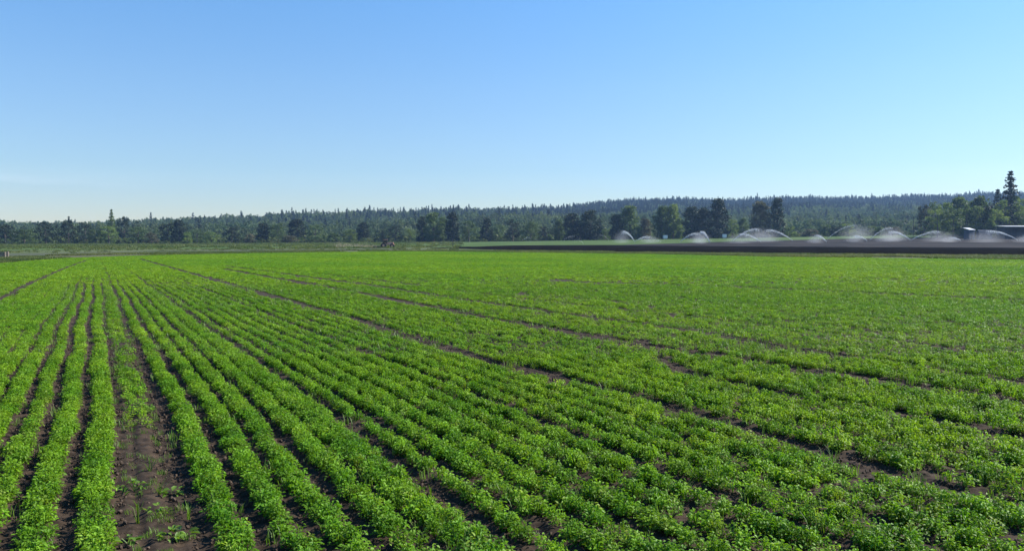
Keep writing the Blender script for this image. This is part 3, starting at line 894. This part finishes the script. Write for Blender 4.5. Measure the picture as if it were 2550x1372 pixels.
# thin the crowns with a jittered lattice so that they stand side by side
cell = np.round(Xh / 7.5).astype(int) * 100003 + np.round(Yh / 7.5).astype(int)
_, first = np.unique(cell, return_index=True)
m_ = np.zeros(N_, bool); m_[first] = True
k &= m_
Xh, Yh, Dh, uh = Xh[k], Yh[k], Dh[k], uh[k]
t = (Yh - 590) / (Dh - 590)
pc = np.clip(.03 + 1.0 * sstep(.35, .95, t + (vnoise(Xh / 90, Yh / 90, 41) - .5) * .5), 0, .93) * np.interp(uh, [-.64, -.35, -.3, 0, .15, .6], [.02, .05, .22, .35, .9, .93])
con = rng.random(len(Xh)) < pc
hh = np.where(con, rng.uniform(12, 20, len(Xh)) + 4 * np.maximum(0, rng.normal(-.8, .8, len(Xh))), rng.uniform(9, 16, len(Xh))) * (.8 + .4 * vnoise(Xh / 45, Yh / 45, 43))
hh = np.where(t < .12, hh * .75, hh)
ww = np.where(con, rng.uniform(1.1, 1.6, len(Xh)) * hh, rng.uniform(.75, 1.15, len(Xh)) * 11.5)
idx = np.where(con, 4 + rng.integers(0, 3, len(Xh)), rng.integers(0, 4, len(Xh)))
P = np.stack([Xh, Yh, terrain(Xh, Yh) - .5], -1)
print('forest', len(P))
scatter('hillside_forest', fsrc, P, np.stack([0 * Xh, 0 * Xh, rng.uniform(0, 6.28, len(Xh))], -1), np.stack([ww, ww, hh], -1), idx, 'mixed wood of conifers and leafy trees covering the far hills', 'forest')

# undergrowth along the foot of the trees, and tall grass on verges and far meadows
us_src = []
for v in range(3):
    Vc, Fc = crown('shrub', 9, 22, .12, 500 + v); us_src.append(mesh_np('u', Vc, Fc, M['leaf_mid' if v == 0 else 'meadow_leaf']))
n = 5200
Yu = rng.uniform(478, 575, n); xu = rng.uniform(-500, 3000, n)
Xu = (xu - 1275) / FPX * Yu
base = np.interp(xu, [-500, 400, 1000, 2000, 2250, 2300, 2600], [478, 478, 500, 484, 484, 430, 425])
Yu = base + rng.random(n) ** 1.3 * 80; Xu = (xu - 1275) / FPX * Yu
s = rng.uniform(1.2, 4.2, n) * (.6 + .8 * vnoise(Xu / 14, Yu / 14, 51)) * np.where(Yu < base + 14, .55, 1)
s = np.where((xu > 1960) & (xu < 2290), s * .6, s)
scatter('undergrowth', us_src, np.stack([Xu, Yu, terrain(Xu, Yu) - .1], -1), np.stack([0 * Xu, 0 * Xu, rng.uniform(0, 6.28, n)], -1), np.stack([s * 1.6, s * 1.6, s], -1), rng.integers(0, 3, n), 'bushy green undergrowth along the foot of the trees', 'undergrowth')
ms = [grass_mesh('m', 40, .6, .5, .07, M['meadow_leaf'], .9) for _ in range(4)]
n = 42000
xm = rng.uniform(-300, 2900, n); q = rng.random(n)
e_ = np.interp(xm, EX, EY)
Ym = e_ + rng.random(n) ** 1.2 * np.where(q < .6, 26, 14)
left = xm < 1150
Ym = np.where((q > .6) & left, np.sqrt(rng.uniform(150 ** 2, 470 ** 2, n)), Ym)
Xm = (xm - 1275) / FPX * Ym
dens = vnoise(Xm / 9, Ym / 9, 61)
keep = (dens > .36) & ~((xm > 1150) & (Ym > np.interp(xm, [1150, 1280, 1910, 2550], [230, 192, 148, 129])))
rd = (Ym > np.interp(xm, [-300, 0, 300, 1000], [118, 124, 152, 218])) & (Ym < np.interp(xm, [-300, 0, 300, 1000], [135, 143, 168, 232])) & left
keep &= ~(rd & (rng.random(n) < .85)) & (Ym > e_ + .5)
Xm, Ym = Xm[keep], Ym[keep]
s = rng.uniform(.35, 1.0, len(Xm)); s = np.where(Ym > 240, s * 1.7, s)
s = np.where(Ym < 200, s * .75, s)
scatter('meadow_grass', ms, np.stack([Xm, Ym, terrain(Xm, Ym)], -1), np.stack([0 * Xm, 0 * Xm, rng.uniform(0, 6.28, len(Xm))], -1), np.stack([s * 1.5, s * 1.5, s], -1), rng.integers(0, 4, len(Xm)), 'rough tall grass on the verges and far meadow', 'grass')

mm_ = bpy.data.materials.new('mist'); mm_.use_nodes = True
mt_ = mm_.node_tree; mt_.nodes.remove(mt_.nodes['Principled BSDF'])
pm_ = mt_.nodes.new('ShaderNodeVolumePrincipled')
pm_.inputs['Color'].default_value = (.95, .97, 1, 1); pm_.inputs['Density'].default_value = .045; pm_.inputs['Anisotropy'].default_value = .35
mt_.links.new(pm_.outputs[0], mt_.nodes['Material Output'].inputs['Volume'])
tc_ = mt_.nodes.new('ShaderNodeTexCoord'); vl_ = mt_.nodes.new('ShaderNodeVectorMath'); vl_.operation = 'LENGTH'
mt_.links.new(tc_.outputs['Object'], vl_.inputs[0])
mr_ = mt_.nodes.new('ShaderNodeMapRange'); mr_.interpolation_type = 'SMOOTHSTEP'
mr_.inputs[1].default_value = 0.0; mr_.inputs[2].default_value = .98; mr_.inputs[3].default_value = .07; mr_.inputs[4].default_value = 0
mt_.links.new(vl_.outputs['Value'], mr_.inputs[0]); mt_.links.new(mr_.outputs[0], pm_.inputs['Density'])
M['mist'] = mm_
bm = bmesh.new(); bmesh.ops.create_icosphere(bm, subdivisions=3, radius=1)
mist_me = bpy.data.meshes.new('water_mist'); bm.to_mesh(mist_me); bm.free(); mist_me.materials.append(mm_)
# ------------------------------------------------------------------ sprinklers
def jet_mesh(direction, L, Hh, wid, n, seed, curtain=.5, near_dense=.55, drop=.09, z_end=0.0):
    n = int(n * .6)
    """water thrown from the nozzle in an arc: streaks along the jet, drops falling from its outer half.
    direction +1 throws to +x, -1 to -x; L throw, Hh rise; wid spread in depth"""
    r_ = np.random.default_rng(seed)
    n1 = int(n * near_dense); n2 = n - n1
    # the jet itself
    t = r_.random(n1) ** 1.3 * .52
    x = t * L * 1.25; z = Hh * (1 - np.abs(1 - t / .46) ** 1.7)
    sp = .07 + 2.2 * t ** 1.8
    C1 = np.stack([x * 1.0 + r_.normal(0, .25, n1) * (.3 + 3 * t), r_.normal(0, .35, n1) * wid * t, z + r_.normal(0, .17, n1) * sp - np.abs(r_.normal(0, .8, n1)) * t * 1.6], -1)
    # the veil of drops under the outer part of the arc
    t2 = .25 + .85 * r_.random(n2) ** .9
    zt = np.maximum(4 * Hh * t2 * (1 - t2 * .98), .05)
    zz = zt * (1 - r_.random(n2) ** 1.5 * .98)
    C2 = np.stack([t2 * L * (1 + .10 * r_.normal(size=n2)), r_.normal(0, .5, n2) * wid * t2, zz + np.abs(r_.normal(0, .25, n2)) * t2], -1)
    keep = r_.random(n2) < (curtain + .4 * (1 - curtain) * (t2 > .5)) * (1.15 - .45 * t2)
    C = np.concatenate([C1, C2[keep]])
    C[:, 0] *= direction; C[:, 2] = np.maximum(C[:, 2], .05)
    m = len(C); s = .85 * drop * r_.uniform(.4, 1.25, m); s[n1:] *= .5
    a = r_.normal(size=(m, 3)); a /= np.linalg.norm(a, axis=1)[:, None]
    b = np.cross(a, r_.normal(size=(m, 3))); b /= np.linalg.norm(b, axis=1)[:, None]
    c3 = np.cross(a, b)
    q = np.stack([C + a * s[:, None], C + (-a * .33 + b * .94) * s[:, None], C + (-a * .33 - b * .47 + c3 * .82) * s[:, None], C + (-a * .33 - b * .47 - c3 * .82) * s[:, None]], 1).reshape(-1, 3)
    i = np.arange(m)[:, None] * 4
    f = np.concatenate([i + np.array([[0, 1, 2]]), i + np.array([[0, 2, 3]]), i + np.array([[0, 3, 1]]), i + np.array([[1, 3, 2]])])
    return mesh_np('water_spray', q, f, M['water'])

def sprinkler(xp, yp, Y, d, Lpx, top, n, label, wid=2.5, curtain=.5, seed=0, drop=.085, nd=.55):
    """yp: photo row of the nozzle, top: row of the arc's peak"""
    X = (xp - 1275) / FPX * Y; z0 = float(terrain(X, Y)) + .1
    zn = CAM_H + (HZ - yp) / FPX * Y
    if zn < z0 + .5:
        zn = z0 + .7
    e = empty('sprinkler', (X, Y, z0))
    setp(e, label, 'sprinkler', 'irrigation sprinklers throwing water over the bare field')
    h = zn - z0
    MB().tube((0, 0, 0), (0, 0, h), .03, .025).box(-.25, .25, -.04, .04, 0, .05).build('riser_pipe', M['pipe'], e)
    MB().tube((0, 0, h), (d * .28, 0, h + .16), .035, .02).tube((0, 0, h - .06), (0, 0, h + .1), .05, .04).box(-.12 * d - .06, -.12 * d + .06, -.03, .03, h + .02, h + .1, .01).build('nozzle', M['steel'], e)
    H_ = max(.4, (yp - top) / FPX * Y)
    sp = obj('water_spray', jet_mesh(d, Lpx / FPX * Y, H_, wid, n, 900 + seed, curtain, nd, drop), e)
    sp.location = (0, 0, h); sp['kind'] = 'stuff'
    # the veil falls down to the soil, below the nozzle
    me = sp.data
    co = np.empty(len(me.vertices) * 3, np.float32); me.vertices.foreach_get('co', co); co = co.reshape(-1, 3)
    tt = np.clip(np.abs(co[:, 0]) / (Lpx / FPX * Y), 0, 1.1)
    low = rng.random(len(co) // 4).repeat(4)[:len(co)] if len(co) % 4 == 0 else 0
    co[:, 2] -= (low < .35) * low * 2.2 * np.clip(h, .3, 1.6) * (tt > .4)
    co[:, 2] = np.maximum(co[:, 2], -h + .02)
    me.vertices.foreach_set('co', co.ravel()); me.update()
    # fine mist hanging where the water falls
    L = Lpx / FPX * Y
    if n < 1000: return e
    mo = obj('water_mist', mist_me, e); mo['kind'] = 'stuff'
    mo.scale = (L * .5 + 1, 3.6, H_ * .95 + .6); mo.location = (d * L * .66, 0, h * .4 + H_ * .25)
    return e

SP = [
    (1579, 600, 372, -1, 46, 575, 5200, 'steep white jet thrown to the left, leftmost of the large jets', 2.5, .4, .085, .6),
    (1580, 603, 370, 1, 58, 589, 5200, 'low misty jet thrown to the right beside the leftmost steep jet', 3, .9, .08, .35),
    (1694, 603, 366, 1, 70, 581, 5200, 'thin jet rising to the right in front of the dark trees', 2.5, .5, .08, .5),
    (1767, 607, 352, -1, 36, 580, 7000, 'bright white steep plume below the tallest dark tree', 2, .9, .09, .6),
    (1824, 600, 372, 1, 100, 569, 6500, 'high wide jet rising to the right, making the largest arc', 3, .55, .08, .5),
    (1894, 604, 356, -1, 80, 583, 6000, 'jet thrown left crossing under the largest arc', 3, .8, .08, .5),
    (1972, 600, 372, -1, 100, 573, 6000, 'white jet thrown left with its end falling before the brownish tree', 3, .4, .08, .65),
    (2057, 605, 352, -1, 40, 588, 4500, 'short foggy plume standing alone on the bare brown soil', 3, .9, .085, .4),
    (2062, 597, 400, 1, 110, 564, 3600, 'very thin straight jet pointing up to the right before the dark bush', 3, .3, .07, .6),
    (2158, 601, 360, -1, 46, 588, 4200, 'small bright jet thrown left with a foggy foot', 3, .5, .085, .6),
    (2166, 599, 372, 1, 84, 568, 4800, 'faint wide arc rising behind the small bright jet', 3, .6, .075, .35),
    (2266, 598, 360, -1, 80, 575, 5200, 'left jet of the bright pair meeting in a V', 2.5, .4, .085, .65),
    (2268, 598, 360, 1, 110, 575, 6500, 'right jet of the bright pair meeting in a V', 3, .9, .08, .4),
    (2392, 599, 352, -1, 44, 590, 3000, 'small low jet with a white tip left of the barn', 3, .8, .08, .4),
    (2532, 597, 350, -1, 116, 574, 6500, 'long bright jet thrown left in front of the barn', 2.5, .3, .09, .7),
    (2600, 600, 350, -1, 70, 585, 5000, 'foggy low spray cut by the right picture edge', 4, .9, .085, .3),
    (1300, 601, 450, 1, 34, 592, 900, 'low faint white puff of spray near the picture centre', 3, .9, .06, .4),
    (1405, 599, 455, 1, 40, 588, 800, 'small fan of spray below the big dark pair of trees', 3, .8, .06, .4),
    (1452, 606, 350, -1, 30, 596, 400, 'tiny isolated sprinkler with a thin upright stem', 2, .8, .06, .4),
    (1515, 603, 420, -1, 32, 589, 700, 'faint spray between the big dark pair and the leftmost steep jet', 3, .8, .06, .4),
]
for i, a in enumerate(SP):
    xp, yp, Y, d, Lp, top, n, lab, wd, cu, dr, nd = a
    sprinkler(xp, yp, Y, d, Lp, top, n, lab, wd, cu, i, dr, nd)

# fine drifting mist over the irrigated field
def specks(name, C, s, mat):
    V_, F_ = tri_quads(C, s); return mesh_np(name, V_, F_, mat)

# ------------------------------------------------------------------ tractor
def wheel(parent, x, y, r, w_):
    t_ = MB()
    t_.tube((x, y - w_ / 2, r), (x, y + w_ / 2, r), r, r, 24)
    for k_ in range(22):
        a = k_ * math.tau / 22
        t_.box(x + r * math.cos(a) - .05, x + r * math.cos(a) + .05, y - w_ / 2, y + w_ / 2, r + r * math.sin(a) - .05, r + r * math.sin(a) + .05, rot=(0, -a, 0))
    o_ = t_.build('wheel', M['rubber'], parent)
    for sgn in (-1, 1):
        pass
    MB().tube((x, y - w_ / 2 - .03, r), (x, y + w_ / 2 + .03, r), r * .5, r * .5, 16).build('rim', M['tractor'], o_)

tY = 258.0; tX = (964 - 1275) / FPX * tY
tr = empty('tractor', (tX, tY, float(terrain(tX, tY))), R(4))
setp(tr, 'dusty reddish brown farm tractor with dark wheels working at the far field edge', 'tractor')
MB().box(-.2, 2.1, -.42, .42, .95, 1.75, .08).box(-1.2, .2, -.5, .5, .8, 1.3, .05).box(1.9, 2.25, -.3, .3, .8, 1.3, .04).build('body', M['tractor'], tr)
MB().box(-1.25, .15, -.75, .75, 2.55, 2.68, .04).build('cab_roof', M['tractor'], tr)
for x_ in (-1.15, .05):
    for y_ in (-.66, .66): MB().box(x_ - .04, x_ + .04, y_ - .04, y_ + .04, 1.3, 2.55).build('cab_pillar', M['dark_wood'], tr)

MB().box(-1.1, 0, -.62, .62, 1.32, 2.5, .02).build('cab_window', M['glass'], tr)
for s_ in (-1, 1): MB().box(-1.75, -.35, s_ * .785 - .235, s_ * .785 + .235, 1.45, 1.56, .04).build('mudguard', M['tractor'], tr)
MB().tube((1.1, .3, 1.75), (1.1, .3, 2.6), .05, .05).build('exhaust_pipe', M['steel'], tr)
for y_ in (-.8, .8):
    wheel(tr, -1.05, y_, .78, .46); wheel(tr, 1.65, y_, .66, .4)
im = empty('cultivator', (tX - 2.9, tY - .15, float(terrain(tX, tY))), R(4))
setp(im, 'low steel cultivator trailing behind the tractor on its left', 'farm implement')
f_ = MB().box(-.9, -.7, -1.8, 1.8, .55, .7).box(.3, .5, -1.8, 1.8, .55, .7).box(-.8, 1.2, -.08, .08, .6, .72)
f_.build('frame', M['steel'], im)
for k_ in range(8):
    y_ = -1.7 + k_ * .48
    MB().tube((-.8, y_, .6), (-1.0, y_, .25), .03).tube((-1.0, y_, .25), (-.75, y_, .0), .03, .02).build('tine', M['steel'], im)
nd_ = 9000
t = rng.random(nd_)
C = np.stack([tX - 3 - t * 14 + rng.normal(0, .6, nd_), tY + rng.normal(0, 1.2, nd_), np.abs(rng.normal(0, 1, nd_)) * (.3 + .5 * t) + .05], -1)
o = obj('dust_cloud', specks('dust_cloud', C, .045, M['dust']))
setp(o, 'pale brown dust drifting low behind the tractor', 'dust', None, 'stuff')

# ------------------------------------------------------------------ farm buildings and small things
def at(xp, Y): 
    X = (xp - 1275) / FPX * Y
    return X, Y, float(terrain(X, Y))
x, y, z = at(2526, 385)
bn = empty('barn', (x, y, z), R(-3))
setp(bn, 'long dark open sided barn with a white metal roof edge at the right', 'barn')
h_ = CAM_H + (HZ - 561) / FPX * 385 - z - .85
MB().box(-6.2, 6.2, 3.9, 4.1, 0, h_).box(-6.3, -6.1, -4, 4, 0, h_).box(6.1, 6.3, -4, 4, 0, h_).build('wall', M['dark_wood'], bn)
for k_ in range(6):
    MB().box(-6.1 + k_ * 2.42, -5.9 + k_ * 2.42, -4.0, -3.8, 0, h_).build('post', M['dark_wood'], bn)
MB().prism([(-4.9, h_), (4.5, h_ + .55), (4.5, h_ + .7), (-4.9, h_ + .2)], -6.9, 6.9).build('roof', M['white_metal'], bn)
MB().box(-5.9, 6.0, -3.75, -3.65, 0, h_ * .55).build('board_wall', M['dark_wood'], bn)
x, y, z = at(2412, 380)
sh = empty('shed', (x, y, z), R(24))
setp(sh, 'small blue walled shed with a bright white sloping roof', 'shed')
h_ = CAM_H + (HZ - 571) / FPX * 380 - z - .4
MB().box(-1.9, 1.9, -1.4, 1.4, 0, h_).build('wall', M['blue_paint'], sh)
MB().prism([(-1.7, h_ + .02), (1.7, h_ + 1.0), (1.7, h_ + 1.12), (-1.7, h_ + .14)], -2.2, 2.2).build('roof', M['white_metal'], sh)
MB().box(-.5, .4, -1.44, -1.4, 0, min(2.0, h_ * .9)).build('door', M['dark_wood'], sh)
x, y, z = at(2449, 382)
tp_ = MB(); tp_.prism([(-1.4, 0), (-1.3, 1.1), (-.6, 1.7), (.4, 1.85), (1.2, 1.2), (1.5, 0)], -3.0, 3.0)
o = tp_.build('tarpaulin_stack', M['blue_tarp'], None, (x, y, z))
h_ = CAM_H + (HZ - 573) / FPX * 382 - z
o.scale = (1, 1, max(.5, h_ / 1.85)); setp(o, 'low blue covered stack between the shed and the barn', 'stack')

def vehicle(xp, ytop, Y, L, label, nm, rz):
    x, y, z = at(xp, Y)
    e = empty(nm, (x, y, z), rz)
    h = CAM_H + (HZ - ytop) / FPX * Y - z
    s_ = h / 2.1; e.scale = (s_, s_, s_)
    setp(e, label, 'van' if 'van' in nm else 'trailer')
    MB().box(-L / 2, L / 2, -.95, .95, .4, 2.1, .12).build('body', M['white_paint'], e)
    MB().box(L / 2 - .9, L / 2 + .012, -.8, .8, 1.3, 1.85, .02).build('windscreen', M['glass'], e)
    for a_ in (-L / 2 + .8, L / 2 - .8):
        for b_ in (-.85, .85):
            MB().tube((a_, b_ - .12, .36), (a_, b_ + .12, .36), .36, .36, 16).build('wheel', M['rubber'], e)
vehicle(1656, 586, 468, 4.6, 'small white van parked before the pale rounded twin trees', 'white_van', R(86))
vehicle(1803, 583.5, 466, 4.6, 'small white van parked right of the tallest dark tree', 'white_van', R(80))

for xp, yt, Y, r_, lab in [(2180, 528, 470, .15, 'wooden utility pole beyond the sprinklers'), (2273, 540, 440, .16, 'dark leaning utility pole at the left end of the right hand wood'),
                           (1127, 597, 330, .09, 'left post of the two thin dark posts on the green field'), (1130.5, 597, 332, .09, 'right post of the two thin dark posts on the green field')]:
    x, y, z = at(xp, Y); h = CAM_H + (HZ - yt) / FPX * Y - z
    e = empty('utility_pole' if r_ > .1 else 'field_post', (x, y, z))
    setp(e, lab, 'pole' if r_ > .1 else 'post')
    MB().tube((0, 0, 0), (0, 0, h), r_, r_ * .75, 10).build('pole', M['dark_wood'], e)
    if r_ > .1:
        MB().box(-1.1, 1.1, -.06, .06, h - .7, h - .55).build('crossarm', M['dark_wood'], e)
    else:
        MB().tube((0, 0, h - .02), (0, 0, h + .1), r_ * 1.15, r_ * .7, 8).build('cap', M['steel'], e)

# weathered field bin at the left edge
x, y, z = at(2, 112)
bi = empty('wooden_bin', (x, y, z + .05), R(8))
setp(bi, 'weathered wooden field bin with slatted sides at the left picture edge', 'bin')
for s_ in (-1, 1):
    m1 = MB(); m2 = MB()
    for k_ in range(4):
        m1.box(-.8, .8, s_ * .6 - .015, s_ * .6 + .015, .08 + k_ * .2, .08 + k_ * .2 + .155)
        m2.box(s_ * .8 - .015, s_ * .8 + .015, -.57, .57, .08 + k_ * .2, .08 + k_ * .2 + .155)
    m1.build('side_panel', M['grey_wood'], bi); m2.build('end_panel', M['grey_wood'], bi)
MB().box(-.78, .78, -.57, .57, .04, .07).build('base', M['dark_wood'], bi)
for a_ in (-.74, .74):
    for b_ in (-.54, .54): MB().box(a_ - .04, a_ + .04, b_ - .04, b_ + .04, 0.07, .88).build('corner_post', M['grey_wood'], bi)
x, y, z = at(20, 112)
e = empty('fence_post', (x, y, z)); setp(e, 'thick weathered brown post right of the wooden bin', 'post')
MB().tube((0, 0, 0), (.02, 0, .95), .13, .11, 10).build('shaft', M['grey_wood'], e)
MB().tube((.02, 0, .95), (.02, 0, 1.0), .14, .10, 10).build('top', M['dark_wood'], e)

# ------------------------------------------------------------------ haze
hz = MB().box(-2700, 2700, -900, 2900, -1.5, 190).bm
me = bpy.data.meshes.new('haze'); hz.to_mesh(me); hz.free()
hm = bpy.data.materials.new('haze'); hm.use_nodes = True
ht = hm.node_tree; ht.nodes.remove(ht.nodes['Principled BSDF'])
pv = ht.nodes.new('ShaderNodeVolumePrincipled')
pv.inputs['Color'].default_value = (.38, .62, 1.0, 1)
pv.inputs['Density'].default_value = .00012
pv.inputs['Anisotropy'].default_value = .2
ht.links.new(pv.outputs[0], ht.nodes['Material Output'].inputs['Volume'])
me.materials.append(hm)
o = obj('haze', me); setp(o, 'pale bluish haze in the air', None, None, 'stuff')
